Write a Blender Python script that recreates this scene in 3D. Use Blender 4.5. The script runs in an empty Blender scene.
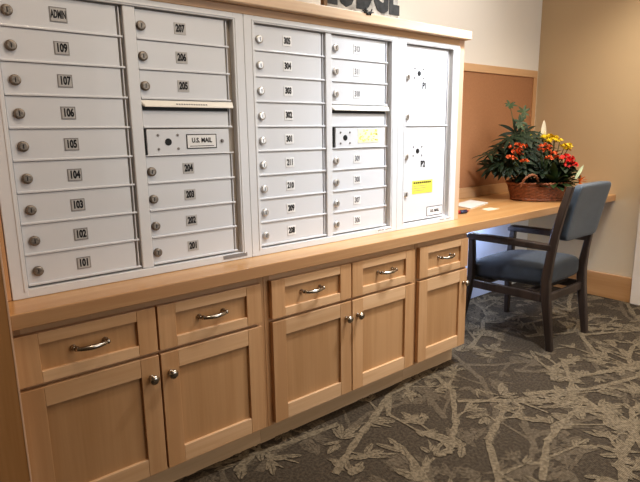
import bpy, bmesh, math, random
from mathutils import Vector, Matrix
random.seed(7)
S = bpy.context.scene
COL = S.collection
PI = math.pi
Z0 = 1.58            # height of the top edge of the mailbox doors above the floor

# ------------------------------------------------------------------ materials
def new_mat(name):
    m = bpy.data.materials.new(name); m.use_nodes = True
    nt = m.node_tree
    return m, nt, nt.nodes['Principled BSDF']

def plain(name, col, rough=.5, metal=0, coat=0, noise=0.0, nscale=30, bump=0.0, bscale=200, spec=.5, sheen=0):
    m, nt, b = new_mat(name)
    b.inputs['Base Color'].default_value = (*col, 1)
    b.inputs['Roughness'].default_value = rough
    b.inputs['Metallic'].default_value = metal
    b.inputs['Coat Weight'].default_value = coat
    b.inputs['Specular IOR Level'].default_value = spec
    b.inputs['Sheen Weight'].default_value = sheen
    tc = nt.nodes.new('ShaderNodeTexCoord')
    if noise:
        n = nt.nodes.new('ShaderNodeTexNoise'); n.inputs['Scale'].default_value = nscale
        n.inputs['Detail'].default_value = 5
        nt.links.new(tc.outputs['Object'], n.inputs['Vector'])
        r = nt.nodes.new('ShaderNodeValToRGB')
        r.color_ramp.elements[0].position = .3; r.color_ramp.elements[1].position = .7
        r.color_ramp.elements[0].color = (*[c*(1-noise) for c in col], 1)
        r.color_ramp.elements[1].color = (*[min(1, c*(1+noise)) for c in col], 1)
        nt.links.new(n.outputs['Fac'], r.inputs['Fac'])
        nt.links.new(r.outputs['Color'], b.inputs['Base Color'])
    if bump:
        n2 = nt.nodes.new('ShaderNodeTexNoise'); n2.inputs['Scale'].default_value = bscale
        nt.links.new(tc.outputs['Object'], n2.inputs['Vector'])
        bp = nt.nodes.new('ShaderNodeBump'); bp.inputs['Strength'].default_value = bump
        bp.inputs['Distance'].default_value = .004
        nt.links.new(n2.outputs['Fac'], bp.inputs['Height'])
        nt.links.new(bp.outputs['Normal'], b.inputs['Normal'])
    return m

def wood(name, light, dark, axis='z', rough=.38, coat=.25, contrast=.5, vary=.18):
    m, nt, b = new_mat(name)
    L = nt.links.new
    tc = nt.nodes.new('ShaderNodeTexCoord')
    oi = nt.nodes.new('ShaderNodeObjectInfo')
    add = nt.nodes.new('ShaderNodeVectorMath'); add.operation = 'ADD'
    mul = nt.nodes.new('ShaderNodeVectorMath'); mul.operation = 'SCALE'
    comb = nt.nodes.new('ShaderNodeCombineXYZ')
    for i in range(3): L(oi.outputs['Random'], comb.inputs[i])
    L(comb.outputs[0], mul.inputs[0]); mul.inputs['Scale'].default_value = 13
    L(tc.outputs['Object'], add.inputs[0]); L(mul.outputs[0], add.inputs[1])
    mp = nt.nodes.new('ShaderNodeMapping')
    s = [14, 14, 14]; s['xyz'.index(axis)] = .9
    mp.inputs['Scale'].default_value = s
    L(add.outputs[0], mp.inputs['Vector'])
    n1 = nt.nodes.new('ShaderNodeTexNoise'); n1.inputs['Scale'].default_value = 1.0
    n1.inputs['Detail'].default_value = 6; n1.inputs['Distortion'].default_value = .6
    L(mp.outputs[0], n1.inputs['Vector'])
    mp2 = nt.nodes.new('ShaderNodeMapping')
    s2 = [120, 120, 120]; s2['xyz'.index(axis)] = 4
    mp2.inputs['Scale'].default_value = s2
    L(add.outputs[0], mp2.inputs['Vector'])
    n2 = nt.nodes.new('ShaderNodeTexNoise'); n2.inputs['Scale'].default_value = 1.0; n2.inputs['Detail'].default_value = 3
    L(mp2.outputs[0], n2.inputs['Vector'])
    mx = nt.nodes.new('ShaderNodeMath'); mx.operation = 'MULTIPLY_ADD'
    L(n2.outputs['Fac'], mx.inputs[0]); mx.inputs[1].default_value = .35; 
    L(n1.outputs['Fac'], mx.inputs[2])
    r = nt.nodes.new('ShaderNodeValToRGB')
    r.color_ramp.elements[0].position = .67 - .3*contrast; r.color_ramp.elements[0].color = (*light, 1)
    r.color_ramp.elements[1].position = .67 + .3*contrast; r.color_ramp.elements[1].color = (*dark, 1)
    L(mx.outputs[0], r.inputs['Fac'])
    hv = nt.nodes.new('ShaderNodeHueSaturation')
    mr = nt.nodes.new('ShaderNodeMapRange')
    mr.inputs['To Min'].default_value = 1-vary*.5; mr.inputs['To Max'].default_value = 1+vary*.5
    L(oi.outputs['Random'], mr.inputs['Value']); L(mr.outputs[0], hv.inputs['Value'])
    L(r.outputs['Color'], hv.inputs['Color'])
    L(hv.outputs['Color'], b.inputs['Base Color'])
    b.inputs['Roughness'].default_value = rough
    b.inputs['Coat Weight'].default_value = coat; b.inputs['Coat Roughness'].default_value = .25
    return m

ML, MD = (.57, .345, .185), (.485, .275, .135)
M = {}
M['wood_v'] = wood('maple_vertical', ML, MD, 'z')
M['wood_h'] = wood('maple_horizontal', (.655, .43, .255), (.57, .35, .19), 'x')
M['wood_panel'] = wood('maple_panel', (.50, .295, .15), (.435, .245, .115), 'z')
M['wood_top'] = wood('maple_worktop', (.64, .385, .175), (.55, .30, .12), 'x', rough=.3, coat=.35, vary=.02)
M['wood_shelf'] = wood('pale_maple_shelf', (.76, .59, .43), (.66, .47, .32), 'x')
M['wood_v_lit'] = wood('maple_vertical_lit', (.70, .50, .36), (.60, .39, .26), 'z')  # glare put into the maple colour, for right post and end panel edge
M['wood_front_shade'] = wood('maple_front_shade', (.53, .32, .17), (.45, .25, .12), 'x', vary=.02)  # worktop front, its shade from overhead light put into a browner maple
M['wood_y'] = wood('maple_crosswise', (.50, .27, .115), (.43, .22, .085), 'y')
M['wood_dark_v'] = wood('honey_panel', (.40, .215, .09), (.33, .165, .06), 'z', rough=.35)
M['kick'] = wood('pale_maple_kick', (.74, .53, .34), (.64, .44, .26), 'x', rough=.5)
M['white'] = plain('white_enamel', (.70, .715, .755), .38, coat=.1, bump=.03, bscale=400)
M['white_frame'] = plain('white_frame_enamel', (.72, .73, .76), .36, coat=.1)
M['recess'] = plain('recess_brown_reflection', (.46, .41, .36), .6)  # brown reflected into the mailbox recess is put into this beige
M['black'] = plain('black_ink', (.012, .012, .014), .6)
M['grey_plate'] = plain('grey_number_backing', (.27, .26, .26), .4)
M['white_plate'] = plain('white_number_card', (.86, .86, .87), .45)
M['grey_ink'] = plain('grey_ink', (.25, .25, .27), .6)
M['yellow'] = plain('yellow_sticker', (.86, .78, .12), .5)
M['paleyellow'] = plain('pale_yellow_sticker', (.88, .86, .60), .5)
M['cream'] = plain('cream_hood', (.90, .875, .82), .4)
M['lock'] = plain('dark_nickel', (.27, .24, .21), .48, metal=.9, noise=.35, nscale=180)  # darker nickel, for the locks of the left unit
M['lock_bright'] = plain('bright_nickel', (.62, .60, .58), .3, metal=.85, noise=.2, nscale=180)
M['chrome'] = plain('satin_nickel', (.46, .42, .37), .22, metal=1)
M['wall_overexposed'] = plain('overexposed_wall_paint', (.80, .755, .69), .85, bump=.05, bscale=500)  # overexposure of the wall put into a near-white colour
M['wall_tan'] = plain('tan_paint', (.62, .49, .33), .85, bump=.05, bscale=500)
M['ceil'] = plain('ceiling_paint', (.8, .77, .72), .9)
M['blue_cast'] = plain('blue_cast_tint', (.62, .70, .93), .7)  # bluish light on the wall under the desk, put into the colour
M['cork'] = plain('brown_tack_board', (.36, .18, .09), .8, noise=.07, nscale=160, bump=.1, bscale=600)
M['casing'] = plain('cream_casing', (.80, .68, .55), .5)
M['chair_wood'] = wood('espresso_wood', (.062, .043, .034), (.035, .024, .019), 'z', rough=.38, coat=.2)
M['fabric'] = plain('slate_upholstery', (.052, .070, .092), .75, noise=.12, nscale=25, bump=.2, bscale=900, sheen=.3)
M['fabric_shaded'] = plain('slate_upholstery_shaded', (.034, .043, .056), .75, noise=.12, nscale=25, bump=.2, bscale=900, sheen=.2)  # same upholstery, with the shade on the seat put into a darker copy
M['paper'] = plain('white_paper', (.62, .60, .57), .7)
M['paper_cream'] = plain('cream_paper', (.72, .60, .46), .7)
M['navy'] = plain('navy_plastic', (.02, .025, .07), .35)
M['red_plastic'] = plain('red_plastic', (.35, .03, .03), .35)
M['wicker'] = plain('wicker', (.21, .072, .03), .5, noise=.4, nscale=60)
M['wicker_dark'] = plain('wicker_dark', (.24, .095, .045), .55, noise=.3, nscale=60)
M['soil'] = plain('moss', (.015, .018, .008), .9, noise=.4, nscale=60)
M['leaf_dark'] = plain('leaf_dark', (.010, .024, .008), .6, noise=.35, nscale=20)
M['leaf_mid'] = plain('leaf_mid', (.028, .055, .014), .55, noise=.35, nscale=20)
M['leaf_light'] = plain('leaf_light', (.10, .17, .05), .45, noise=.3, nscale=20)
M['leaf_stripe'] = plain('leaf_stripe', (.62, .70, .45), .45, noise=.3, nscale=15)
M['stem'] = plain('stem_green', (.05, .08, .025), .6)
M['orange'] = plain('orange_petals', (.62, .10, .018), .6, noise=.25, nscale=60)
M['deep_orange'] = plain('deep_orange_petals', (.85, .19, .01), .6)
M['yellow_petal'] = plain('yellow_petals', (.86, .62, .02), .6, noise=.2, nscale=60)
M['red'] = plain('red_petals', (.70, .02, .015), .55, noise=.25, nscale=60)
M['spathe'] = plain('cream_spathe', (.80, .74, .58), .5)
M['spadix'] = plain('spadix', (.70, .60, .30), .6)
M['sign_white'] = plain('distressed_cream', (.40, .36, .31), .7, noise=.45, nscale=35)
M['sign_black'] = plain('distressed_black', (.03, .028, .026), .7, noise=.6, nscale=45)
M['sign_brown'] = plain('brown_bark', (.22, .13, .07), .8, noise=.5, nscale=40)

def carpet(name, c1, c2, scale=90):
    m, nt, b = new_mat(name); L = nt.links.new
    tc = nt.nodes.new('ShaderNodeTexCoord')
    n = nt.nodes.new('ShaderNodeTexNoise'); n.inputs['Scale'].default_value = scale; n.inputs['Detail'].default_value = 4
    L(tc.outputs['Object'], n.inputs['Vector'])
    w = nt.nodes.new('ShaderNodeTexWave'); w.inputs['Scale'].default_value = 55; w.bands_direction = 'Y'
    w.inputs['Distortion'].default_value = 1.5; w.inputs['Detail'].default_value = 2
    L(tc.outputs['Object'], w.inputs['Vector'])
    mx = nt.nodes.new('ShaderNodeMath'); mx.operation = 'MULTIPLY_ADD'
    L(w.outputs['Fac'], mx.inputs[0]); mx.inputs[1].default_value = .22; L(n.outputs['Fac'], mx.inputs[2])
    r = nt.nodes.new('ShaderNodeValToRGB')
    r.color_ramp.elements[0].position = .45; r.color_ramp.elements[0].color = (*c1, 1)
    r.color_ramp.elements[1].position = .78; r.color_ramp.elements[1].color = (*c2, 1)
    L(mx.outputs[0], r.inputs['Fac'])
    L(r.outputs['Color'], b.inputs['Base Color'])
    b.inputs['Roughness'].default_value = .95
    b.inputs['Specular IOR Level'].default_value = .15
    bp = nt.nodes.new('ShaderNodeBump'); bp.inputs['Strength'].default_value = .4; bp.inputs['Distance'].default_value = .004
    L(mx.outputs[0], bp.inputs['Height']); L(bp.outputs['Normal'], b.inputs['Normal'])
    return m
M['carpet'] = carpet('brown_carpet', (.044, .033, .023), (.090, .070, .050))
M['carpet_mid'] = carpet('mid_brown_carpet', (.076, .058, .040), (.145, .114, .080))
M['carpet_tan'] = carpet('tan_carpet', (.105, .081, .054), (.218, .173, .118))

# ------------------------------------------------------------------ mesh helpers
def merge(dst, src, mi=0, smooth=False):
    vm = {}
    for v in src.verts: vm[v] = dst.verts.new(v.co)
    for f in src.faces:
        try:
            nf = dst.faces.new([vm[v] for v in f.verts])
        except ValueError:
            continue
        nf.material_index = mi; nf.smooth = smooth
    src.free()

def box(bm, lo, hi, mi=0, bev=.0, seg=2):
    t = bmesh.new()
    bmesh.ops.create_cube(t, size=1)
    lo, hi = Vector(lo), Vector(hi)
    for v in t.verts:
        v.co = Vector([(lo[i]+hi[i])/2 + v.co[i]*(hi[i]-lo[i]) for i in range(3)])
    if bev:
        bmesh.ops.bevel(t, geom=list(t.edges), offset=bev, segments=seg, affect='EDGES', profile=.5)
    merge(bm, t, mi)

def tube(bm, pts, rad, n=10, mi=0, caps=True, smooth=True, flat=None):
    pts = [Vector(p) for p in pts]
    rads = rad if isinstance(rad, (list, tuple)) else [rad]*len(pts)
    rings = []
    up = None
    for i, p in enumerate(pts):
        d = (pts[min(i+1, len(pts)-1)] - pts[max(i-1, 0)])
        if d.length < 1e-9: d = Vector((0, 0, 1))
        d.normalize()
        if up is None:
            up = Vector((0, 0, 1)) if abs(d.z) < .9 else Vector((1, 0, 0))
        a = d.cross(up); a.normalize(); b = a.cross(d); b.normalize(); up = b
        fl = flat if flat else 1
        rings.append([bm.verts.new(p + (a*math.cos(2*PI*k/n) + b*math.sin(2*PI*k/n)*fl)*rads[i]) for k in range(n)])
    for i in range(len(rings)-1):
        for k in range(n):
            f = bm.faces.new([rings[i][k], rings[i][(k+1) % n], rings[i+1][(k+1) % n], rings[i+1][k]])
            f.material_index = mi; f.smooth = smooth
    if caps:
        for r, rev in ((rings[0], True), (rings[-1], False)):
            f = bm.faces.new(list(reversed(r)) if rev else r); f.material_index = mi

def lathe(bm, prof, center, axis='z', n=24, mi=0, smooth=True):
    """prof: list of (radius, height) along axis"""
    c = Vector(center); rings = []
    for r, h in prof:
        ring = []
        for k in range(n):
            a = 2*PI*k/n; u, v = r*math.cos(a), r*math.sin(a)
            if axis == 'z': p = Vector((u, v, h))
            elif axis == 'y': p = Vector((u, h, v))
            else: p = Vector((h, u, v))
            ring.append(bm.verts.new(c+p))
        rings.append(ring)
    for i in range(len(rings)-1):
        for k in range(n):
            f = bm.faces.new([rings[i][k], rings[i][(k+1) % n], rings[i+1][(k+1) % n], rings[i+1][k]])
            f.material_index = mi; f.smooth = smooth
    for r in (rings[0], rings[-1]):
        f = bm.faces.new(r); f.material_index = mi

def sweep(bm, st, axis='z', ch=.006, mi=0):
    """chamfered rectangular bar; st = [(centre, half_a, half_b)], cross-section normal to axis"""
    rings = []
    for c, a, b in st:
        c = Vector(c)
        q = [(a, b-ch), (a-ch, b), (-a+ch, b), (-a, b-ch), (-a, -b+ch), (-a+ch, -b), (a-ch, -b), (a, -b+ch)]
        ring = []
        for u, v in q:
            d = {'z': (u, v, 0), 'y': (u, 0, v), 'x': (0, u, v)}[axis]
            ring.append(bm.verts.new(c + Vector(d)))
        rings.append(ring)
    for i in range(len(rings)-1):
        for k in range(8):
            f = bm.faces.new([rings[i][k], rings[i][(k+1) % 8], rings[i+1][(k+1) % 8], rings[i+1][k]]); f.material_index = mi
    for r in (rings[0], rings[-1]):
        f = bm.faces.new(r); f.material_index = mi

def superq(bm, c, s, e1=.3, e2=.3, nu=40, nv=24, mi=0, fn=None):
    c = Vector(c)
    def p(x, e): return math.copysign(abs(x)**e, x)
    rings = []
    for j in range(1, nv):
        v = -PI/2 + PI*j/nv
        ring = []
        for i in range(nu):
            u = 2*PI*i/nu
            co = Vector((s[0]*p(math.cos(v), e1)*p(math.cos(u), e2), s[1]*p(math.cos(v), e1)*p(math.sin(u), e2), s[2]*p(math.sin(v), e1)))
            if fn: co = fn(co)
            ring.append(bm.verts.new(c+co))
        rings.append(ring)
    for j in range(len(rings)-1):
        for i in range(nu):
            f = bm.faces.new([rings[j][i], rings[j][(i+1) % nu], rings[j+1][(i+1) % nu], rings[j+1][i]]); f.smooth = True; f.material_index = mi
    for r, z in ((rings[0], -1), (rings[-1], 1)):
        co = Vector((0, 0, s[2]*z))
        if fn: co = fn(co)
        t = bm.verts.new(c+co)
        for i in range(nu):
            f = bm.faces.new([r[i], r[(i+1) % nu], t]); f.smooth = True; f.material_index = mi

def text(bm, body, center, size, mi=0, sx=1.0, bold=.0, y=-.0, depth=.0004):
    """flat lettering in the xz plane, facing -y"""
    cu = bpy.data.curves.new('lettering', 'FONT')
    cu.body = body; cu.size = size; cu.align_x = 'CENTER'; cu.align_y = 'CENTER'
    cu.offset = bold; cu.resolution_u = 3; cu.extrude = depth
    ob = bpy.data.objects.new('lettering', cu)
    me = bpy.data.meshes.new_from_object(ob)
    t = bmesh.new(); t.from_mesh(me)
    c = Vector(center)
    for v in t.verts:
        v.co = Vector((c.x + v.co.x*sx, c.y - v.co.z, c.z + v.co.y))
    merge(bm, t, mi)
    bpy.data.objects.remove(ob); bpy.data.curves.remove(cu); bpy.data.meshes.remove(me)

def obj(name, bm, mats, parent=None, fixn=True, loc=None):
    if fixn: bmesh.ops.recalc_face_normals(bm, faces=list(bm.faces))
    me = bpy.data.meshes.new(name); bm.to_mesh(me); bm.free()
    for m in (mats if isinstance(mats, (list, tuple)) else [mats]): me.materials.append(M[m])
    o = bpy.data.objects.new(name, me); COL.objects.link(o)
    if parent:
        o.parent = parent
        # geometry is written in world coordinates: bring it into the thing's frame
        w = Vector((0, 0, 0)); q = parent
        while q: w += q.location; q = q.parent
        me.transform(Matrix.Translation(-w))
    elif loc is not None:
        o.location = loc
        me.transform(Matrix.Translation(-Vector(loc)))
    return o

def thing(name, label, cat, loc, group=None):
    o = bpy.data.objects.new(name, None); COL.objects.link(o)
    o.empty_display_size = .05; o.location = loc
    o['label'] = label; o['category'] = cat
    if group: o['group'] = group
    return o
def tag(o, label, cat, group=None, kind=None):
    o['label'] = label; o['category'] = cat
    if group: o['group'] = group
    if kind: o['kind'] = kind
    return o
def struct(name, bm, mats, label=None):
    o = obj(name, bm, mats); o['kind'] = 'structure'
    if label: o['label'] = label
    return o
B = bmesh.new

# ------------------------------------------------------------------ room shell
XR, YB, YF, XL, ZC = 3.345, .52, -4.4, -2.6, 2.6
def slab(name, lo, hi, mat, label=None):
    b = B(); box(b, lo, hi); return struct(name, b, mat, label)
slab('wall_back', (XL-.1, YB, -.1), (XR+.1, YB+.1, ZC), 'wall_overexposed', 'wall behind the mailboxes and desk with bright light put into its cream colour')
slab('wall_right', (XR, YF, -.1), (XR+.1, YB, ZC), 'wall_tan', 'tan painted wall at the end of the desk')
slab('wall_left', (XL-.1, YF, -.1), (XL, YB, ZC), 'wall_tan')
slab('wall_front', (XL-.1, YF-.1, -.1), (XR+.1, YF, ZC), 'wall_tan')
slab('ceiling', (XL-.1, YF-.1, ZC), (XR+.1, YB+.1, ZC+.1), 'ceil')
b = B(); box(b, (XR-.016, -.283, 0), (XR, YB, .177), 0, .003); struct('baseboard_right', b, 'wood_y', 'brown wooden baseboard on the tan wall')
b = B()                                                    # casing of a doorway in the tan wall
box(b, (XR-.03, -.39, 0), (XR, -.287, 2.06), 0, .004); box(b, (XR-.03, -1.41, 0), (XR, -1.307, 2.06), 0, .004)
box(b, (XR-.03, -1.41, 2.0605), (XR, -.287, 2.16), 0, .004)
struct('trim_1', b, 'casing', 'cream door casing at the end of the tan wall')
b = B()
box(b, (XR-.012, -1.305, .008), (XR-.001, -.392, 2.058), 0, .001)
for y0 in (-1.305, -.512): box(b, (XR-.020, y0, .008), (XR-.012, y0+.12, 2.058), 0, .001)
for z0, z1 in ((.008, .21), (.95, 1.09), (1.94, 2.058)): box(b, (XR-.0195, -1.185, z0), (XR-.012, -.512, z1), 0, .001)
struct('door_1', b, 'casing', 'cream panelled door in the tan wall')
b = B(); box(b, (1.66, YB-.008, 0), (3.07, YB, .69), 0, .002); struct('wall_back_blue_cast', b, 'blue_cast', 'back wall in the knee space with a blue light cast put into its colour')  # added sheet carrying the blue light cast on the wall

# carpet: floor slab with the woven branch-and-leaf pattern in the same mesh
b = B()
box(b, (XL-.1, YF-.1, -.1), (XR+.1, YB+.1, 0))
rng = random.Random(21)
zc = [.0006]
def poly(pts, mi):
    zc[0] += 2e-7
    vs = [b.verts.new((x, y, zc[0])) for x, y in pts]
    f = b.faces.new(vs); f.material_index = mi
    if f.normal.z < 0: f.normal_flip()
def limb(x, y, a, L, w0, w1, mi):
    n = max(3, int(L/.03)); L_, R_ = [], []
    bend = rng.uniform(-.1, .1); px, py = x, y
    for i in range(n+1):
        t = i/n; w = (w0*(1-t)+w1*t)*(1+rng.uniform(-.28, .28))/2
        L_.append((px-math.sin(a)*w, py+math.cos(a)*w)); R_.append((px+math.sin(a)*w, py-math.cos(a)*w))
        a += bend/n + rng.uniform(-.035, .035)
        if i < n: px += math.cos(a)*L/n; py += math.sin(a)*L/n
    for i in range(n):
        poly([R_[i], R_[i+1], L_[i+1], L_[i]], mi)
    return px, py, a
def leafp(x, y, a, L, w, mi):
    """one woven leaf: two ragged halves either side of a dark vein"""
    ca, sa = math.cos(a), math.sin(a)
    pr = [(0, .1), (.16, .7), (.34, 1.0), (.46, .72), (.62, .95), (.8, .6), (.93, .38), (1, .08)]
    g = .07
    for sg in (1, -1):
        if rng.random() < .06: continue
        pts = [(t*L, sg*(g*w)) for t, k in (pr[0], pr[-1])]
        pts = [pts[0]] + [(t*L, sg*(g*w+k*w*rng.uniform(.75, 1.15))) for t, k in pr] + [pts[1]]
        pts = [(x+u*ca-v*sa, y+u*sa+v*ca) for u, v in pts]
        poly(pts if sg < 0 else list(reversed(pts)), mi)
def cluster(x, y, a, s, mi):
    k = rng.choice([3, 4, 4, 5, 6])
    for i in range(k):
        aa = a + (i-(k-1)/2)*rng.uniform(.28, .5)
        r = s*rng.uniform(-.3, .55)
        leafp(x+math.cos(aa)*r, y+math.sin(aa)*r, aa+rng.uniform(-.25, .25), s*rng.uniform(.9, 1.5), s*rng.uniform(.17, .26), mi)
def sprig(x, y, a, L, mi):
    x0, y0, a0 = x, y, a
    joints = []
    for q in range(rng.choice([2, 2, 3])):
        l = L*rng.uniform(.35, .55)
        joints.append((x, y, a, l))
        x, y, a = limb(x, y, a, l, .030, .023, mi)
        a += rng.choice((-1, 1))*rng.uniform(.12, .5)
    if rng.random() < .7: cluster(x, y, a, rng.uniform(.055, .085), mi)
    for (jx, jy, ja, l) in joints:
        for k in range(rng.choice([1, 1, 2])):
            t = rng.uniform(.1, .9); sx, sy = jx+math.cos(ja)*l*t, jy+math.sin(ja)*l*t
            sg = rng.choice((-1, 1)); l2 = rng.uniform(.06, .22)
            qx, qy, qa = limb(sx, sy, ja+sg*rng.uniform(.5, .95), l2, .017, .010, mi)
            cluster(qx, qy, qa, rng.uniform(.05, .08), mi)
cells = []
gx = -1.0
while gx < 3.5:
    gy = -2.6
    while gy < .6:
        cells.append((gx+rng.uniform(-.15, .15), gy+rng.uniform(-.15, .15))); gy += .36
    gx += .36
for pas, mi in ((0, 1), (1, 2)):
    for (x, y) in cells:
        if pas == 0 and rng.random() < .25: continue
        if pas == 0: x += .2; y += .17
        a = rng.choice([.3, .45, .6, .8, 1.0, 2.4, 2.9, -.35, 3.5, 3.8, 5.6]) + rng.uniform(-.2, .2)
        sprig(x, y, a, rng.uniform(.38, .7), mi)
        for q in range(3):
            cluster(x+rng.uniform(-.2, .2), y+rng.uniform(-.2, .2), rng.uniform(0, 6.28), rng.uniform(.045, .075), mi)
kill = [f for f in b.faces if f.material_index and any(v.co.x > XR-.02 or v.co.y > YB-.01 for v in f.verts)]
bmesh.ops.delete(b, geom=kill, context='FACES')
o = struct('floor', b, ['carpet', 'carpet_mid', 'carpet_tan'], 'brown carpet woven with tan branches and leaves')

# ------------------------------------------------------------------ base cabinets
FF, DF, KY = -.105, -.125, -.048          # face frame, door front, toe kick planes
ZT = Z0-.876                               # underside of the worktop
def shaker(bm, x0, x1, z0, z1, st, rl):
    box(bm, (x0, DF, z0), (x0+st, FF-.0005, z1), 0, .0015)
    box(bm, (x1-st, DF, z0), (x1, FF-.0005, z1), 0, .0015)
    box(bm, (x0+st, DF+.0006, z0), (x1-st, FF-.0005, z0+rl), 1, .0015)
    box(bm, (x0+st, DF+.0006, z1-rl), (x1-st, FF-.0005, z1), 1, .0015)
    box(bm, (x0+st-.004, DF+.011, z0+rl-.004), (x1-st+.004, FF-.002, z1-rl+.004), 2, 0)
def pull(parent, cx, z):
    b = B(); L = .045; cx += .011
    pts = []
    for i in range(15):
        t = -1+2*i/14
        pts.append((cx+t*L, DF-.012-.016*(1-t*t)**.7, z+.0))
    tube(b, pts, [.0052+.0016*math.cos(PI*(i-7)/14)**2 for i in range(15)], 10, flat=1.15)
    for s in (-1, 1):
        lathe(b, [(.0085, 0), (.0085, -.003), (.0048, -.006), (.0048, -.013), (.0068, -.0165), (.004, -.019)], (cx+s*L, DF+.011 if False else DF+.0105, z), 'y', 14)
        lathe(b, [(.0078, -.001), (.0078, .006), (.005, .009)], (cx+s*(L-.002), DF-.012, z), 'x', 12)
    return obj('handle', b, 'chrome', parent)
def knob(parent, cx, z):
    b = B()
    lathe(b, [(.009, 0), (.009, -.003), (.0055, -.006), (.0055, -.013), (.012, -.017), (.0158, -.022), (.0155, -.027), (.011, -.031), (.004, -.0325)], (cx, DF, z), 'y', 20)
    return obj('knob', b, 'chrome', parent)
zd0, zd1 = Z0-1.050, Z0-.903
zr0, zr1 = Z0-1.467, Z0-1.062
def cabinet(x0, x1, label, doors, group):
    t = thing('base_cabinet', label, 'cabinet', ((x0+x1)/2, .2, 0), group)
    b = B()
    zb = zr0-.014
    box(b, (x0, FF+.019, zb), (x0+.018, YB-.012, ZT)); box(b, (x1-.018, FF+.019, zb), (x1, YB-.012, ZT))
    box(b, (x0+.018, FF+.019, zb), (x1-.018, YB-.012, zb+.018)); box(b, (x0+.018, YB-.024, zb+.018), (x1-.018, YB-.012, ZT))
    obj('carcass', b, 'wood_v', t)
    b = B()                                                   # face frame
    sl = .016 if x0 < 0 else .020
    for xa, xb in ((x0, x0+.026), (x1-.026, x1)): box(b, (xa, FF, zb), (xb, FF+.019, ZT), 0, .001)
    for za, zz in ((zb, zb+.03), (zr1-.012, zd0+.012), (zd1-.012, ZT)): box(b, (x0+.026, FF+.0005, za), (x1-.026, FF+.019, zz), 1, .0)
    if len(doors) > 1:
        xm = (doors[0][1]+doors[1][0])/2
        box(b, (xm-.02, FF+.001, zb), (xm+.02, FF+.0185, ZT), 0)
    obj('face_frame', b, ['wood_v', 'wood_h'], t)
    b = B(); box(b, (x0, KY, 0), (x1-(0 if x1 < 1.5 else .012), KY+.016, zb), 0, 0)
    obj('toe_kick', b, 'kick', t)
    for (a, c, side, hx) in doors:
        b = B(); shaker(b, a, c, zd0, zd1, .060, .034)
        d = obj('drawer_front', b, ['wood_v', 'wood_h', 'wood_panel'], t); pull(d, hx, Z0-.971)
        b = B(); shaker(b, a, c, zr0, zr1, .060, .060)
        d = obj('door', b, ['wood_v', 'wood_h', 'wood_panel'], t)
        knob(d, c-.029 if side == 'r' else a+.029, Z0-1.130)
G1 = 'maple base cabinets under the mailboxes'
cabinet(-.412, .401, 'maple base cabinet with two drawers and two doors at the left end of the row', [(-.409, -.0145, 'r', -.226), (-.0085, .378, 'l', .171)], G1)
cabinet(.402, 1.231, 'maple base cabinet with two drawers and two doors in the middle of the row', [(.424, .8195, 'r', .602), (.8255, 1.214, 'l', 1.018)], G1)
cabinet(1.232, 1.632, 'narrow single-door maple base cabinet beside the desk knee space', [(1.249, 1.6195, 'r', 1.43)], G1)

# worktop
b = B()
box(b, (-.412, -.15, ZT), (XR-.001, YB-.001, Z0-.832), 0, .003)
for v in b.verts:
    if v.co.x > 2 and v.co.y < 0: v.co.y += .030
b.normal_update()
for f in b.faces:
    if f.normal.y < -.7: f.material_index = 1
o = obj('worktop', b, ['wood_top', 'wood_front_shade'], None, loc=(1.48, .18, ZT)); tag(o, 'long maple worktop running from under the mailboxes to the tan wall', 'counter')
# backsplash along the desk
b = B(); box(b, (1.692, YB-.02, Z0-.8318), (XR-.002, YB-.0015, Z0-.762), 0, .002)
o = obj('backsplash', b, 'wood_h', None, loc=(2.5, YB-.01, Z0-.8318)); tag(o, 'low pale maple upstand along the back of the desk under the tack board', 'backsplash')
# tall wood panel at the left edge
b = B(); box(b, (-.80, -.165, 0), (-.4185, YB-.002, 2.25), 0, .0); box(b, (-.4185, -.166, 0), (-.4135, YB-.002, 2.25), 1, .001)  # second box paints the lit front edge as a paler strip
o = obj('wood_end_panel', b, ['wood_dark_v', 'wood_v_lit'], None, loc=(-.61, .18, 0)); tag(o, 'tall honey-brown wooden end panel at the left end of the mailboxes', 'panel')

# ------------------------------------------------------------------ mailbox surround
t = thing('mailbox_surround', 'maple surround with a top shelf enclosing the white mailboxes', 'surround', (.65, .25, Z0-.8318))
b = B(); box(b, (1.649, -.008, Z0-.8318), (1.689, YB-.002, Z0+.0535), 0, .002); obj('side_panel', b, 'wood_v_lit', t)
b = B(); box(b, (-.412, -.008, Z0-.8318), (-.380, YB-.002, Z0+.0535), 0, .002); obj('side_panel', b, 'wood_v', t)
b = B(); box(b, (-.380, -.007, Z0+.028), (1.649, .03, Z0+.0535), 0, .001); obj('top_rail', b, 'wood_h', t)
b = B(); box(b, (-.412, -.042, Z0+.054), (1.700, YB-.002, Z0+.093), 0, .004); obj('top_shelf', b, 'wood_shelf', t)

# ------------------------------------------------------------------ mailbox units
P = .0889
def lock_geo(parent, cx, z, m='lock'):
    b = B()
    lathe(b, [(.0145, .001), (.0145, -.006), (.0128, -.009), (.009, -.0095)], (cx, 0, z), 'y', 20)
    box(b, (cx-.0012, -.0103, z-.006), (cx+.0012, -.0094, z+.006), 1)
    return obj('lock', b, [m, 'black'], parent)
def plate(parent, cx, z, txt, back, ink='black', name='number_plate', w=.040, h=.036, sz=.031, sx=.64, bold=.0013):
    b = B(); box(b, (cx-w/2, -.0016, z-h/2), (cx+w/2, .0, z+h/2), 0, .0004, 1)
    if back == 'grey_plate':
        box(b, (cx-w/2+.003, -.0019, z-h/2+.003), (cx+w/2-.003, -.0015, z+h/2-.003), 2)
    text(b, txt, (cx, -.0021, z), sz, 1, sx, bold)
    return obj(name, b, [back, ink, 'white_plate_dim' if 'white_plate_dim' in M else 'white_plate'], parent)
M['white_plate_dim'] = plain('dim_number_card', (.50, .49, .49), .45)
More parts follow.
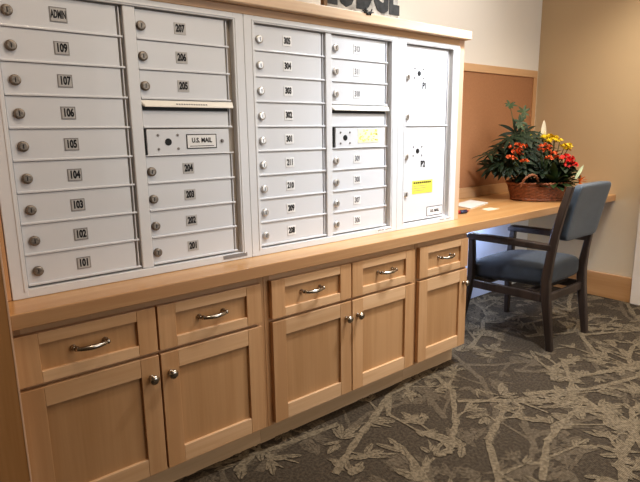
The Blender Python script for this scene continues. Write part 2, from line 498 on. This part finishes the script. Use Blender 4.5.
def door_geo(x0, x1, ra, rb, right_gap=.016):
    b = B()
    z1, z0 = Z0-ra*P-.0008, Z0-rb*P+.0008
    box(b, (x0, 0, z0), (x1-right_gap, .009, z1), 0, .0012)
    box(b, (x0, -.0042, z0-.0006), (x1-.001, .004, z0+.0058), 0, .0016)      # lip along the foot of the door
    box(b, (x1-right_gap+.006, -.001, z0), (x1-right_gap+.0095, .008, z1), 0, .0008)   # hinge rod
    return b
def mailbox(unit, x0, x1, r, txt, back, lx, tx, ink='black'):
    d = obj('mailbox_door', door_geo(x0, x1, r, r+1), 'white', unit)
    zz = Z0-(r+.5)*P
    lock_geo(d, lx, zz-.004, 'lock' if x0 < .4 else 'lock_bright')
    if txt: plate(d, tx, zz+.0005, txt, back, ink)
def hood(unit, x0, x1, r):
    b = door_geo(x0, x1, r, r+1)
    za = Z0-r*P-.002
    # folded lip sticking out over the slot
    for (xa, xb) in ((x0-.006, x1+.004),):
        prof = [(0, za), (-.013, za-.016), (-.014, za-.0205), (-.011, za-.0215), (0, za-.010)]
        va = [b.verts.new((xa+(.012 if y < -.005 else 0), y, z)) for y, z in prof]; vb = [b.verts.new((xb-(.004 if y < -.005 else 0), y, z)) for y, z in prof]
        n = len(prof)
        for i in range(n):
            f = b.faces.new([va[i], va[(i+1) % n], vb[(i+1) % n], vb[i]]); f.material_index = 1
        f = b.faces.new(va); f.material_index = 1
        f = b.faces.new(list(reversed(vb))); f.material_index = 1
    box(b, (x0+.002, -.004, za-.032), (x1-.018, .001, za-.020), 2)
    cx = (x0+x1)/2
    d = obj('mail_slot_panel', b, ['white', 'cream', 'black'], unit)
    b = B()
    for k in range(13):                                        # fine print on the hood, too small to read
        xx = cx-.05+k*.0088
        v = []
        for (dx, tt) in ((0, .62), (.006, .62), (.006, .86), (0, .86)):
            v.append(b.verts.new((xx+dx, -.013*tt-.0008, za-.016*tt+.0006)))
        b.faces.new(v)
    obj('hood_print', b, 'grey_ink', d)
def screws(b, cx, z, dx=.028, dz=.021, mi=2):
    for sx in (-1, 1):
        for sz in (-1, 1):
            lathe(b, [(.0042, .0), (.0042, -.0022), (.002, -.0032)], (cx+sx*dx, 0, z+sz*dz), 'y', 10, mi)
def mail_door(unit, x0, x1, r, sticker):
    z1, z0 = Z0-r*P-.002, Z0-(r+1)*P+.002
    b = B()
    gl = .017 if sticker else .007
    box(b, (x0+gl, -.004, z0+.002), (x1-.018, .009, z1-.002), 0, .0012)
    box(b, (x0+gl-.008, .002, z0), (x0+gl-.0005, .009, z1), 1)                     # dark gap beside the door
    box(b, (x0, -.0055, z0-.001), (x1-.001, .004, z0+.003), 0, .0012)
    zz = (z0+z1)/2
    cx = x0+.078 if not sticker else x0+.070
    lathe(b, [(.0115, 0), (.0115, -.0012)], (cx, -.004, zz), 'y', 18, 1)
    t2 = bmesh.new(); screws(t2, cx, zz, .034 if not sticker else .026, .022)
    for v in t2.verts: v.co.y -= .004
    merge(b, t2, 2)
    d = obj('mail_carrier_door', b, ['white', 'black', 'grey_plate'], unit)
    if not sticker:
        b = B(); px = x0+.198; w, h = .112, .048
        box(b, (px-w/2, -.0055, zz-h/2), (px+w/2, -.004, zz+h/2), 1)
        box(b, (px-w/2+.003, -.0058, zz-h/2+.003), (px+w/2-.003, -.0052, zz+h/2-.003), 0)
        text(b, 'U.S. MAIL', (px, -.0062, zz+.003), .0215, 1, .86, .0006)
        box(b, (px-.045, -.0060, zz-.0165), (px+.045, -.0057, zz-.0145), 1)
        obj('mail_plate', b, ['white_plate', 'black'], d)
        b = B(); lathe(b, [(.006, 0), (.006, -.004), (.003, -.006)], (x1-.046, -.004, zz), 'y', 12); obj('button', b, 'grey_plate', d)
    else:
        b = B(); px = x0+.205
        box(b, (px-.062, -.0052, zz-.022), (px+.062, -.004, zz+.036), 0)
        rg = random.Random(4)
        for k in range(46):                                   # faded, illegible yellow print
            xx, z2 = px+rg.uniform(-.058, .05), zz+rg.uniform(-.018, .030)
            box(b, (xx, -.0055, z2), (xx+rg.uniform(.004, .012), -.0051, z2+rg.uniform(.002, .005)), 1)
        obj('sticker', b, ['paleyellow', 'yellow'], d)
def brand(unit, x, z):
    b = B()
    box(b, (x-.05, -.0128, z-.007), (x+.05, -.012, z+.007), 0)
    rg = random.Random(int(x*100))
    for k in range(13):
        if k == 6: continue
        xx = x-.045+k*.007
        box(b, (xx, -.0131, z-.004+rg.uniform(0, .002)), (xx+.0048, -.0127, z+.004-rg.uniform(0, .002)), 1)
    obj('maker_badge', b, ['grey_plate' if x < .5 else 'white_plate', 'grey_ink'], unit)
def unit_frame(unit, X0, X1, o0, o1, mull=None):
    b = B()
    y0, y1 = -.012, .03
    zt, zb = Z0+.0265, Z0-.8315
    box(b, (X0, y0, zb), (o0, y1, zt), 0, .002); box(b, (o1, y0, zb), (X1, y1, zt), 0, .002)
    box(b, (o0-.002, y0+.0003, Z0+.004), (o1+.002, y1, zt), 0, .002); box(b, (o0-.002, y0+.0003, zb), (o1+.002, y1, Z0-.8055), 0, .002)
    if mull: box(b, (mull[0], -.007, Z0-.805), (mull[1], y1, Z0+.004), 0, .003)
    # thin raised bead round the opening
    for xa, xb in ((o0-.012, o0-.007), (o1+.007, o1+.012)): box(b, (xa, y0-.002, Z0-.812), (xb, y0+.002, Z0+.012), 0, .001)
    box(b, (o0-.012, y0-.002, Z0+.009), (o1+.012, y0+.002, Z0+.013), 0, .001)
    box(b, (o0, .013, Z0-.806), (o1, y1, Z0+.005), 1)
    obj('frame', b, ['white_frame', 'recess'], unit)
    b = B(); box(b, (X0+.01, .031, zb), (X1-.01, .42, zt)); obj('housing', b, 'recess', unit)
zu = Z0-.8315
GM = 'white mailbox units'
u = thing('mailbox_unit', 'white mailbox unit with doors numbered 101 to 109 and 201 to 207', 'mailboxes', (.02, .2, zu), GM)
unit_frame(u, -.379, .4195, -.336, .378, (.003, .041))
for r, s in enumerate(['ADMIN', '109', '107', '106', '105', '104', '103', '102', '101']):
    d = obj('mailbox_door', door_geo(-.3335, .001, r, r+1), 'white', u); zz = Z0-(r+.5)*P
    lock_geo(d, -.304, zz-.003)
    if s == 'ADMIN': plate(d, -.176, zz, s, 'grey_plate', w=.046, h=.040, sz=.029, sx=.43, bold=.001)
    else: plate(d, -.176, zz, s, 'grey_plate')
for r, s in {0: '207', 1: '206', 2: '205', 5: '204', 6: '203', 7: '202', 8: '201'}.items():
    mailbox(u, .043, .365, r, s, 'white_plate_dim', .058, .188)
hood(u, .043, .365, 3); mail_door(u, .043, .365, 4, False); brand(u, .347, Z0-.815)
u = thing('mailbox_unit', 'white mailbox unit with doors numbered 208 to 313 in the middle', 'mailboxes', (.815, .2, zu), GM)
unit_frame(u, .4205, 1.2095, .464, 1.168, (.795, .827))
for r, s in enumerate(['305', '304', '303', '302', '301', '211', '210', '209', '208']):
    mailbox(u, .467, .793, r, s, 'white_plate', .489, .613)
for r, s in {0: '313', 1: '311', 2: '310', 5: '309', 6: '308', 7: '307', 8: '306'}.items():
    mailbox(u, .829, 1.153, r, s, 'white_plate', .849, .970, 'grey_ink')
hood(u, .829, 1.153, 3); mail_door(u, .829, 1.153, 4, True); brand(u, 1.132, Z0-.8155)
u = thing('parcel_locker_unit', 'white parcel locker unit with two tall doors marked P1 and P2', 'parcel lockers', (1.43, .2, zu))
unit_frame(u, 1.2105, 1.648, 1.262, 1.600)
for (ra, rb, tx, zk, zt, zl) in ((0, 4, 'P1', -.118, -.172, (-.138, -.313)), (4, 9, 'P2', -.470, -.533, (-.494, -.668))):
    d = obj('parcel_door', door_geo(1.268, 1.580, ra, rb, .012), 'white', u)
    for z in zl: lock_geo(d, 1.2795, Z0+z, 'lock_bright')
    b = B(); lathe(b, [(.0115, .001), (.0115, -.0012)], (1.363, 0, Z0+zk), 'y', 18, 0); screws(b, 1.363, Z0+zk, .030, .020, 1)
    obj('keyhole', b, ['black', 'grey_plate'], d)
    b = B(); text(b, tx, (1.403, -.0005, Z0+zt), .040, 0, .8, .0014); obj('locker_number', b, 'black', d)
    if tx == 'P2':
        b = B(); box(b, (1.330, -.0012, Z0-.672), (1.478, .0, Z0-.610), 0)
        for k in range(9): box(b, (1.338+k*.0145, -.0016, Z0-.624), (1.349+k*.0145, -.0011, Z0-.616), 1)
        for q in range(3): box(b, (1.338, -.0016, Z0-.636-q*.011), (1.440-q*.012, -.0011, Z0-.634-q*.011), 2)
        obj('sticker', b, ['yellow', 'black', 'grey_ink'], d)
        b = B(); box(b, (1.440, -.0012, Z0-.790), (1.560, .0, Z0-.743), 1); box(b, (1.443, -.0015, Z0-.787), (1.557, -.0010, Z0-.746), 0)
        text(b, 'U.S. MAIL', (1.50, -.0018, Z0-.766), .020, 1, .84, .0006)
        obj('mail_plate', b, ['white_plate', 'black'], d)
brand(u, 1.573, Z0-.8155)

# ------------------------------------------------------------------ sign on the top shelf
zs = Z0+.0932
t = thing('wooden_sign', 'distressed black and cream lodge sign standing on the top shelf', 'sign', (.95, -.02, zs))
b = B(); box(b, (.775, -.030, zs), (1.183, -.018, zs+.20), 0, .002); obj('board', b, 'sign_white', t)
b = B()
box(b, (.765, -.034, zs), (.785, -.014, zs+.21), 0, .003); obj('side_strip', b, 'sign_brown', t)
b = B()
text(b, 'LODGE', (.978, -.0308, zs+.088), .215, 0, .585, .011, depth=.001); obj('lettering', b, 'sign_black', t)
b = B()
for k in range(9):
    a = k*.7; tube(b, [(0.985+.004*k-.014, -.0435, zs-.002+.006*math.sin(a*2)), (0.985+.004*k-.006, -.0445, zs+.006+.012*math.cos(a))], .0028, 6)
tube(b, [(.960, -.0435, zs+.006), (0.985, -.0445, zs-.002), (1.020, -.0435, zs+.004)], .0025, 6)
tube(b, [(0.985, -.0445, zs-.002), (0.985, -.038, zs+.012), (0.985, -.03, zs+.014)], .0025, 6)
obj('twig_ornament', b, 'sign_black', t)

# ------------------------------------------------------------------ tack board
t = thing('tack_board', 'brown tack board in a maple frame on the wall above the desk', 'pin board', (2.5, YB-.015, Z0-.76))
xa, xb, za, zb = 1.70, 3.305, Z0-.7615, Z0+.050
b = B(); box(b, (xa, YB-.012, za), (xb-.02, YB-.002, zb-.02)); obj('board', b, 'cork', t)
b = B()
box(b, (xa, YB-.022, zb-.050), (xb, YB-.0015, zb), 0, .002); box(b, (xb-.050, YB-.0215, za), (xb, YB-.0015, zb-.050), 1, .002)
obj('frame', b, ['wood_h', 'wood_v'], t)

# ------------------------------------------------------------------ desk-top things
ZD = Z0-.832
def sheet(name, pts, th, mats, label, cat):
    b = B(); n = len(pts)
    lo = [b.verts.new((x, y, ZD+.0003)) for x, y in pts]; hi = [b.verts.new((x, y, ZD+th)) for x, y in pts]
    b.faces.new(list(reversed(lo))); b.faces.new(hi)
    for i in range(n): b.faces.new([lo[i], lo[(i+1) % n], hi[(i+1) % n], hi[i]])
    cx, cy = sum(p[0] for p in pts)/n, sum(p[1] for p in pts)/n
    o = obj(name, b, mats, None, loc=(cx, cy, ZD)); return tag(o, label, cat)
sheet('paper_stack', [(2.04, .165), (2.33, .236), (2.365, .39), (2.08, .33)], .007, 'paper', 'flat stack of white papers on the desk beside the mailboxes', 'paper')
sheet('paper_slip', [(2.055, .055), (2.165, .05), (2.18, .125), (2.085, .122)], .0012, 'paper_cream', 'small cream slip of paper on the desk in front of the paper stack', 'paper')
b = B()
tube(b, [(1.77, .10, ZD+.0105), (1.84, .095, ZD+.0105)], .0095, 12, 0); tube(b, [(1.84, .095, ZD+.0105), (1.895, .09, ZD+.0105)], .0105, 12, 1)
tube(b, [(1.895, .09, ZD+.0105), (1.915, .089, ZD+.0105)], [.008, .003], 12, 0)
o = obj('marker_pen', b, ['red_plastic', 'navy'], None, loc=(1.88, .125, ZD)); tag(o, 'red and dark blue marker lying on the desk by the mailbox surround', 'pen')

# ------------------------------------------------------------------ chair
t = thing('armchair', 'dark wood armchair with slate blue upholstered seat and back at the desk', 'chair', (2.325, -.07, 0))
XA, XB = 2.110, 2.527
for x, o_ in ((XA, -1), (XB, 1)):
    b = B()     # rear leg running up into the back post
    sweep(b, [((x, -.338, 0), .0145, .018), ((x, -.318, .15), .017, .022), ((x, -.296, .30), .018, .025), ((x, -.290, .40), .018, .025), ((x, -.304, .52), .016, .023 if o_ < 0 else .018), ((x, -.325, .66), .015, .021 if o_ < 0 else .016), ((x, -.354, .79), .014, .020 if o_ < 0 else .016), ((x, -.386, .912), .014, .018 if o_ < 0 else .015)], 'z', .005)
    obj('rear_leg', b, 'chair_wood', t)
    b = B()
    sweep(b, [((x, .245 if o_ < 0 else .182, 0), .014, .015), ((x, .207 if o_ < 0 else .183, .20), .018, .019), ((x, .184, .33), .0195, .021), ((x, .186 if o_ < 0 else .175, .46), .018, .020), ((x, .190 if o_ < 0 else .165, .558), .0165, .018)], 'z', .005)
    obj('front_leg', b, 'chair_wood', t)
    b = B()
    sweep(b, [((x, .222 if o_ < 0 else .195, .570), .021, .013), ((x, .20 if o_ < 0 else .175, .576), .026, .0185), ((x, .06, .578), .026, .019), ((x, -.14, .580), .024, .0185), ((x, -.312, .580), .018, .017)], 'y', .005)
    obj('armrest', b, 'chair_wood', t)
    b = B()
    sweep(b, [((x, .170, .285), .011, .025), ((x, -.275, .292), .011, .023)], 'y', .003)
    obj('side_rail', b, 'chair_wood', t)
b = B(); sweep(b, [((XA+.017, -.294, .290), .011, .022), ((XB-.017, -.294, .290), .011, .023)], 'x', .003); obj('rear_rail', b, 'chair_wood', t)
b = B(); sweep(b, [((XA+.017, .186, .287), .011, .025), ((XB-.017, .184, .287), .011, .025)], 'x', .003); obj('front_rail', b, 'chair_wood', t)
for y in (-.2, .08):
    b = B(); box(b, (XA+.008, y-.02, .305), (XB-.008, y+.02, .322), 0, .002); obj('seat_support', b, 'chair_wood', t)
b = B()
def seatf(c):
    q = Vector(c)
    if q.z > 0: q.z += .016*(1-(q.x/.2)**2)*(1-(q.y/.27)**2) if abs(q.x) < .2 and abs(q.y) < .27 else 0
    q.z -= .038*(q.y+.25)/.5
    if q.z > 0: q.z -= .02*max(0, q.y/.25)**2
    return q
superq(b, (2.330, -.033, .410), (.2085, .255, .072), .45, .24, 64, 28, 0, seatf)
o = obj('seat_cushion', b, 'fabric_shaded', t)
# back cushion, follows the rake of the posts
b = B()
def backf(c):
    h = (c.z+.155)/.31
    q = Vector(c); q.y += .004 - .045*h - .022*h*h; q.x *= 1+.02*h
    q.y += .012*(1-(c.x/.22)**2)                       # shallow curve of the back
    return q
superq(b, (2.349, -.338, .762), (.1880, .027, .155), .22, .28, 64, 36, 0, backf)
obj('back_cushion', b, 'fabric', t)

# ------------------------------------------------------------------ basket of plants
BX, BY = 2.72, .13
U = Vector((.772, -.635, 0)); V = Vector((.635, .772, 0))      # along the basket's long side, across it
def W(u, v, z): return Vector((BX, BY, ZD)) + U*u + V*v + Vector((0, 0, z))
t = thing('wicker_basket', 'oval brown wicker basket with loop handles on the desk', 'basket', (BX, BY, ZD))
b = B(); n, rows, H = 88, 11, .112
rings = []
for j in range(rows*2+1):
    h = j/(rows*2); ra, rb_ = .158+.034*h, .125+.028*h
    ring = []
    for k in range(n):
        a = 2*PI*k/n
        wv = .0065*math.cos(a*n/4 + (PI if (j//2) % 2 else 0)) if j % 2 else -.001
        ring.append(b.verts.new(W((ra+wv)*math.cos(a), (rb_+wv)*math.sin(a), .0006+H*h)))
    rings.append(ring)
for j in range(len(rings)-1):
    for k in range(n):
        f = b.faces.new([rings[j][k], rings[j][(k+1) % n], rings[j+1][(k+1) % n], rings[j+1][k]]); f.smooth = True
b.faces.new(rings[0])
f = b.faces.new(rings[-4]); f.material_index = 1
obj('body', b, ['wicker', 'soil'], t, fixn=False)
b = B()
for ph in (0, PI):
    for base in (H, .008):
        sc = 1 if base == H else .83
        tube(b, [W((.192*sc+.005*math.cos(k*1.3+ph))*math.cos(2*PI*k/96), (.153*sc+.005*math.cos(k*1.3+ph))*math.sin(2*PI*k/96), base+.0045*math.sin(k*1.3+ph)+.003) for k in range(97)], .0058, 7)
obj('rim', b, 'wicker', t)
for s, du in ((-1, -.10), (1, .10)):
    b = B()
    for ph in (0, PI):
        pts = []
        for k in range(33):
            a = PI*k/32
            pts.append(W(du-.064*math.cos(a)+.003*math.cos(k*.9+ph), s*(.124+.028*math.cos(a)*(1 if du < 0 else -1)+.040*math.sin(a)), H-.012+.076*math.sin(a)+.003*math.sin(k*.9+ph)))
        tube(b, pts, .0062, 7)
    obj('handle', b, 'wicker_dark', t)

rl = random.Random(5)
def leaf(bm, base, d, L, w, droop=.4, mi=0, seg=6, fold=.25, sd=None):
    d = Vector(d).normalized()
    side = d.cross(Vector((0, 0, 1)))
    if side.length < .05: side = Vector((1, 0, 0))
    side.normalize()
    if sd is not None: side = Vector(sd).normalized()
    else: side = (side + Vector((rl.uniform(-.25, .25), rl.uniform(-.25, .25), rl.uniform(-.25, .25)))).normalized()
    p = Vector(base); prev = None
    for i in range(seg+1):
        t_ = i/seg
        ww = w*(math.sin(PI*min(1, t_*.92+.04))**.8)*(1-.25*t_)
        nrm = side.cross(d).normalized()
        if i == seg: ww = w*.04
        l, c, r = bm.verts.new(p-side*ww+nrm*ww*fold), bm.verts.new(p), bm.verts.new(p+side*ww+nrm*ww*fold)
        if prev:
            for q in ((prev[0], prev[1], c, l), (prev[1], prev[2], r, c)):
                f = bm.faces.new(q); f.smooth = True; f.material_index = mi
        prev = (l, c, r)
        d = (d + Vector((0, 0, -droop/seg*(.5+t_)))).normalized()
        p = p + d*(L/seg)
    return p
def palmate(bm, at, k, L, w, mi, nrm, droop):
    nrm = (Vector(nrm)+Vector((rl.uniform(-.25, .25), rl.uniform(-.25, .25), rl.uniform(-.2, .2)))).normalized()
    a_ = nrm.orthogonal().normalized(); c_ = nrm.cross(a_); o = rl.random()*6
    for i in range(k):
        th = o + 2*PI*i/k + rl.uniform(-.2, .2)
        d = a_*math.cos(th)+c_*math.sin(th)+nrm*.18
        leaf(bm, at, d, L*rl.uniform(.75, 1.1), w, droop, mi, 6, .25, nrm.cross(d))
def plant(name, label, cat, at): return thing(name, label, cat, at, 'plants in the wicker basket')
HB = .085
# umbrella plant: tall stems and drooping palmate leaves on the left
t = plant('umbrella_plant', 'dark green umbrella plant with tall palmate leaves at the left of the basket', 'plant', W(-.10, .03, HB))
b = B(); s_ = B()
tops = [(-.195, .03, .612, 7, .075, .013, 1), (-.10, .04, .565, 7, .085, .015, 1), (-.135, .0, .50, 7, .095, .016, 1), (-.26, .03, .34, 8, .15, .018, 0), (-.33, .0, .30, 7, .12, .016, 0), (-.21, -.04, .40, 8, .13, .017, 0), (-.14, .05, .43, 8, .13, .017, 0), (-.06, .08, .44, 8, .13, .016, 0),
        (-.22, -.03, .26, 8, .14, .02, 0), (-.27, .06, .24, 8, .14, .02, 0), (-.17, -.06, .31, 8, .12, .02, 0), (-.13, -.08, .22, 7, .11, .02, 0), (-.05, .05, .36, 8, .14, .022, 0), (-.0, .02, .30, 8, .14, .024, 0), (-.10, -.02, .40, 8, .14, .022, 0), (-.18, .0, .36, 8, .15, .022, 0), (-.16, -.06, .25, 8, .12, .026, 0), (.03, -.03, .22, 8, .13, .024, 0), (.12, .02, .28, 8, .13, .024, 0), (.05, .06, .33, 8, .13, .022, 0), (.18, .03, .22, 8, .12, .024, 0), (-.3, .02, .22, 7, .12, .02, 0), (.02, .09, .40, 7, .12, .016, 0), (-.25, -.05, .25, 7, .10, .018, 0)]
for (u_, v_, z_, k, L, w, mi) in tops:
    p0 = W(-.10+rl.uniform(-.03, .03), .02+rl.uniform(-.03, .03), HB); p1 = W(u_, v_, z_)
    mid = p0.lerp(p1, .5)+Vector((0, 0, .05))
    tube(s_, [p0, p0.lerp(mid, .6)+Vector((0, 0, .02)), mid, p1], [.004, .0035, .003, .0022], 6)
    if mi: palmate(b, p1, k, L*.62, w*.72, mi, -V*.9+Vector((0, 0, .5)), .35)
    else:
        palmate(b, p1, k, L, w*.8, mi, -V*rl.uniform(.1, .9)+U*u_*1.5+Vector((0, 0, rl.uniform(.5, 1))), .8)
        q1 = p0.lerp(p1, .72)+Vector((rl.uniform(-.03, .03), rl.uniform(-.05, .02), .03))
        palmate(b, q1, 8, L*.85, w*.78, mi, -V*rl.uniform(.2, 1)+U*u_*1.5+Vector((0, 0, rl.uniform(.3, 1))), .8)
obj('foliage', b, ['leaf_dark', 'leaf_mid'], t, fixn=False); obj('stem', s_, 'stem', t)

# flowering plants
def floret(bm, at, s, mi=0):
    a0 = rl.random()*PI
    nrm = (Vector((rl.uniform(-.8, .8), rl.uniform(-1, .4), rl.uniform(.1, 1)))).normalized()
    a = nrm.orthogonal().normalized(); c = nrm.cross(a)
    ce = bm.verts.new(at+nrm*s*.15)
    for i in range(5):
        th = a0+i*2*PI/5
        e = []
        for dth, r in ((-.55, .72), (-.25, 1), (.25, 1), (.55, .72)):
            e.append(bm.verts.new(at+(a*math.cos(th+dth)+c*math.sin(th+dth))*s*r+nrm*s*.18))
        f = bm.faces.new([ce]+e); f.material_index = mi
def head(bm, at, rx, rz, n, s, mi=0):
    for i in range(n):
        th, ph = rl.uniform(0, 2*PI), rl.uniform(-.3, PI/2)
        d = Vector((math.cos(th)*math.cos(ph)*rx, math.sin(th)*math.cos(ph)*rx, math.sin(ph)*rz))
        floret(bm, at+d, s*rl.uniform(.8, 1.15), mi)
def bloomer(name, label, cat, base, heads, mat, leaves, leafL, leafW, lm, hn=16, fs=.009, hr=.022, fname='flower_head'):
    t = plant(name, label, cat, base)
    b = B(); s_ = B()
    for i in range(leaves):
        a = rl.uniform(0, 2*PI); p = base+Vector((math.cos(a)*.05*rl.random(), math.sin(a)*.05*rl.random(), rl.uniform(0, .13)))
        leaf(b, p, (math.cos(a), math.sin(a), rl.uniform(.1, .9)), leafL*rl.uniform(.7, 1.1), leafW*rl.uniform(.8, 1.1), rl.uniform(.6, 1.5))
    obj('foliage', b, lm, t, fixn=False)
    for h in heads:
        p1 = W(h[0]-.05, h[1], h[2]); tube(s_, [base, base.lerp(p1, .55)+Vector((0, 0, .02)), p1], [.004, .003, .0022], 6)
        b = B(); head(b, p1, hr, hr*.55, hn, fs); obj(fname, b, mat, t, fixn=False)
    obj('stem', s_, 'stem', t)
    return t
bloomer('orange_kalanchoe', 'orange kalanchoe in flower at the front left of the basket', 'plant', W(-.085, -.07, HB),
        [(-.165, -.12, .345), (-.135, -.10, .36), (-.10, -.12, .35), (-.155, -.13, .315), (-.12, -.12, .325), (-.185, -.13, .285), (-.165, -.14, .275), (-.095, -.14, .258), (-.115, -.10, .30)], 'orange', 34, .10, .03, 'leaf_dark')
bloomer('orange_kalanchoe', 'orange kalanchoe in flower near the middle of the basket beside the broad leaves', 'plant', W(.03, -.03, HB),
        [(.02, -.10, .345), (.05, -.09, .352), (.08, -.08, .34), (.015, -.10, .325), (.055, -.11, .322), (.10, -.11, .30), (.06, -.13, .275), (.115, -.12, .275)], 'orange', 30, .11, .03, 'leaf_dark')
bloomer('yellow_chrysanthemum', 'bright yellow chrysanthemum at the back right of the basket', 'plant', W(.115, .06, HB),
        [(.09, .04, .40), (.125, .03, .405), (.155, .02, .395), (.18, .0, .375), (.14, .0, .38), (.105, .0, .375), (.215, .0, .345), (.24, -.01, .345), (.225, -.02, .325), (-.01, .05, .405)], 'yellow_petal', 30, .11, .028, 'leaf_mid', 18, .011, .024)
bloomer('red_kalanchoe', 'red kalanchoe in flower at the right end of the basket', 'plant', W(.14, -.02, HB),
        [(.20, -.06, .28), (.225, -.06, .27), (.245, -.05, .255), (.215, -.08, .25), (.235, -.08, .235), (.20, -.09, .225), (.25, -.06, .225), (.165, -.09, .27)], 'red', 30, .10, .03, 'leaf_dark', 16, .0105, .023)
# peace lily
base = W(.06, .10, HB)
t = plant('peace_lily', 'peace lily with one upright cream bloom at the back of the basket', 'plant', base)
b = B()
for i in range(18):
    a = rl.uniform(0, 2*PI)
    leaf(b, base+Vector((0, 0, rl.uniform(.02, .16))), (math.cos(a)*.8, math.sin(a)*.8, rl.uniform(.5, 1.4)), rl.uniform(.14, .2), .028, .9)
obj('foliage', b, 'leaf_dark', t, fixn=False)
b = B(); pa = W(.045, .07, .38)
tube(b, [base, base.lerp(pa, .5)+Vector((.01, 0, .01)), pa], .0035, 7); obj('stem', b, 'stem', t)
b = B()
leaf(b, pa-Vector((0, 0, .03)), (.01, -.01, 1), .165, .021, -.02, 0, 9, .35, U)
obj('spathe', b, 'spathe', t, fixn=False)
b = B(); tube(b, [pa, pa+Vector((-.008, -.014, .035)), pa+Vector((-.010, -.018, .065))], [.006, .006, .002], 8); obj('spadix', b, 'spadix', t)
# broad leaved plant in front
base = W(.07, -.10, HB)
t = plant('broadleaf_plant', 'broad mid-green leafy plant at the front right of the basket', 'plant', base)
b = B()
for (u_, v_, z_, L, w) in [(-.6, -.5, .8, .17, .026), (.5, -.5, .9, .17, .028), (.1, -.7, .7, .16, .03), (-.25, -.4, 1.2, .18, .026), (.7, -.3, .5, .15, .03), (.9, -.5, .2, .14, .034), (.35, -.9, .3, .13, .034), (-.4, -.9, .3, .12, .03), (.5, -.1, 1.3, .19, .026), (-.8, -.4, .3, .13, .03), (.1, -.9, .1, .11, .034)]:
    d = U*u_+V*v_+Vector((0, 0, z_)); leaf(b, base+Vector((0, 0, .02)), d, L, w, .9)
obj('foliage', b, 'leaf_mid', t, fixn=False)
# variegated plant at the right
base = W(.135, -.05, HB)
t = plant('variegated_plant', 'variegated plant with one pale striped leaf at the right end of the basket', 'plant', base)
b = B()
leaf(b, W(.175, -.15, .14), U*.5+Vector((0, 0, 1)), .105, .013, .1, 1, 7, .2, U-Vector((0, 0, .5)))
for k in range(14):
    a = rl.uniform(-1.6, 1.2); d = U*math.cos(a)+V*math.sin(a)+Vector((0, 0, rl.uniform(.2, 1.2)))
    leaf(b, base+Vector((0, 0, rl.uniform(0, .05))), d, rl.uniform(.1, .16), .022, .9, 0)
tube(b, [base, W(.15, -.10, .12), W(.175, -.15, .142)], .003, 6, 0)
obj('foliage', b, ['leaf_mid', 'leaf_stripe'], t, fixn=False)
b = B()
at = W(.215, -.13, .125)
for (dx, dz) in ((.5, .8), (.9, .1), (.6, -.8), (-.1, 1.0), (.1, -.9), (.9, .5)):
    leaf(b, at, U*dx-V*.4+Vector((0, 0, dz)), .05, .011, .3, 0)
tube(b, [base, at], .003, 6, 1)
obj('orange_bloom', b, ['deep_orange', 'stem'], t, fixn=False)

# ------------------------------------------------------------------ lights
def area(name, loc, target, sx, sy, power, col, spread=180):
    l = bpy.data.lights.new(name, 'AREA'); l.shape = 'RECTANGLE'; l.size = sx; l.size_y = sy
    l.energy = power; l.color = col; l.spread = math.radians(spread)
    o = bpy.data.objects.new(name, l); COL.objects.link(o); o.location = loc
    o.rotation_euler = (Vector(target)-Vector(loc)).to_track_quat('-Z', 'Y').to_euler()
    return o
area('window_light', (2.5, -4.2, 1.4), (2.1, 0, .9), 2.4, 1.8, 40, (.86, .93, 1.0))
area('ceiling_light_room', (1.5, -1.6, 2.55), (1.5, -1.6, 0), 2.4, 1.2, 28, (1, .88, .72))
def spot(name, loc, tgt, e, col, size, r=.12):
    l = bpy.data.lights.new(name, 'SPOT'); l.energy = e; l.color = col; l.spot_size = math.radians(size); l.spot_blend = 1; l.shadow_soft_size = r
    o = bpy.data.objects.new(name, l); COL.objects.link(o); o.location = loc
    o.rotation_euler = (Vector(tgt)-Vector(loc)).to_track_quat('-Z', 'Y').to_euler()
spot('downlight_mailboxes', (1.55, -.75, 2.55), (1.55, -.25, 1.0), 185, (.88, .94, 1), 96)
spot('downlight_left', (0, -.75, 2.55), (0, -.3, .8), 22, (1, .82, .62), 110)
spot('downlight_desk', (2.75, -.55, 2.55), (2.85, -.45, .8), 72, (1, .88, .70), 115)
spot('wall_fill_spot', (1.9, -.9, 2.5), (1.95, .52, 1.95), 45, (1, .97, .93), 75)  # added fill spot that brightens the upper back wall
area('under_desk_fill', (2.25, .36, .685), (2.25, .50, .2), .9, .03, 5, (.62, .76, 1.0))  # added blue fill to brighten the wall in the knee space
w = bpy.data.worlds.new('World'); S.world = w; w.use_nodes = True
w.node_tree.nodes['Background'].inputs[0].default_value = (1, .93, .85, 1)
w.node_tree.nodes['Background'].inputs[1].default_value = .08

# ------------------------------------------------------------------ camera
cam = bpy.data.cameras.new('Camera'); cam.sensor_width = 36; cam.lens = 538.14/640*36; cam.clip_start = .02
co = bpy.data.objects.new('Camera', cam); COL.objects.link(co)
rx, ry, rz = math.radians(78.5584), math.radians(-.8216), math.radians(-39.4432)
R = Matrix.Rotation(rz, 3, 'Z') @ Matrix.Rotation(rx, 3, 'X') @ Matrix.Rotation(ry, 3, 'Z')
co.matrix_world = Matrix.Translation((-.63456, -1.69301, Z0-.37531)) @ R.to_4x4()
S.camera = co
S.view_settings.view_transform = 'Standard'
S.view_settings.look = 'Medium High Contrast'
S.view_settings.exposure = .12
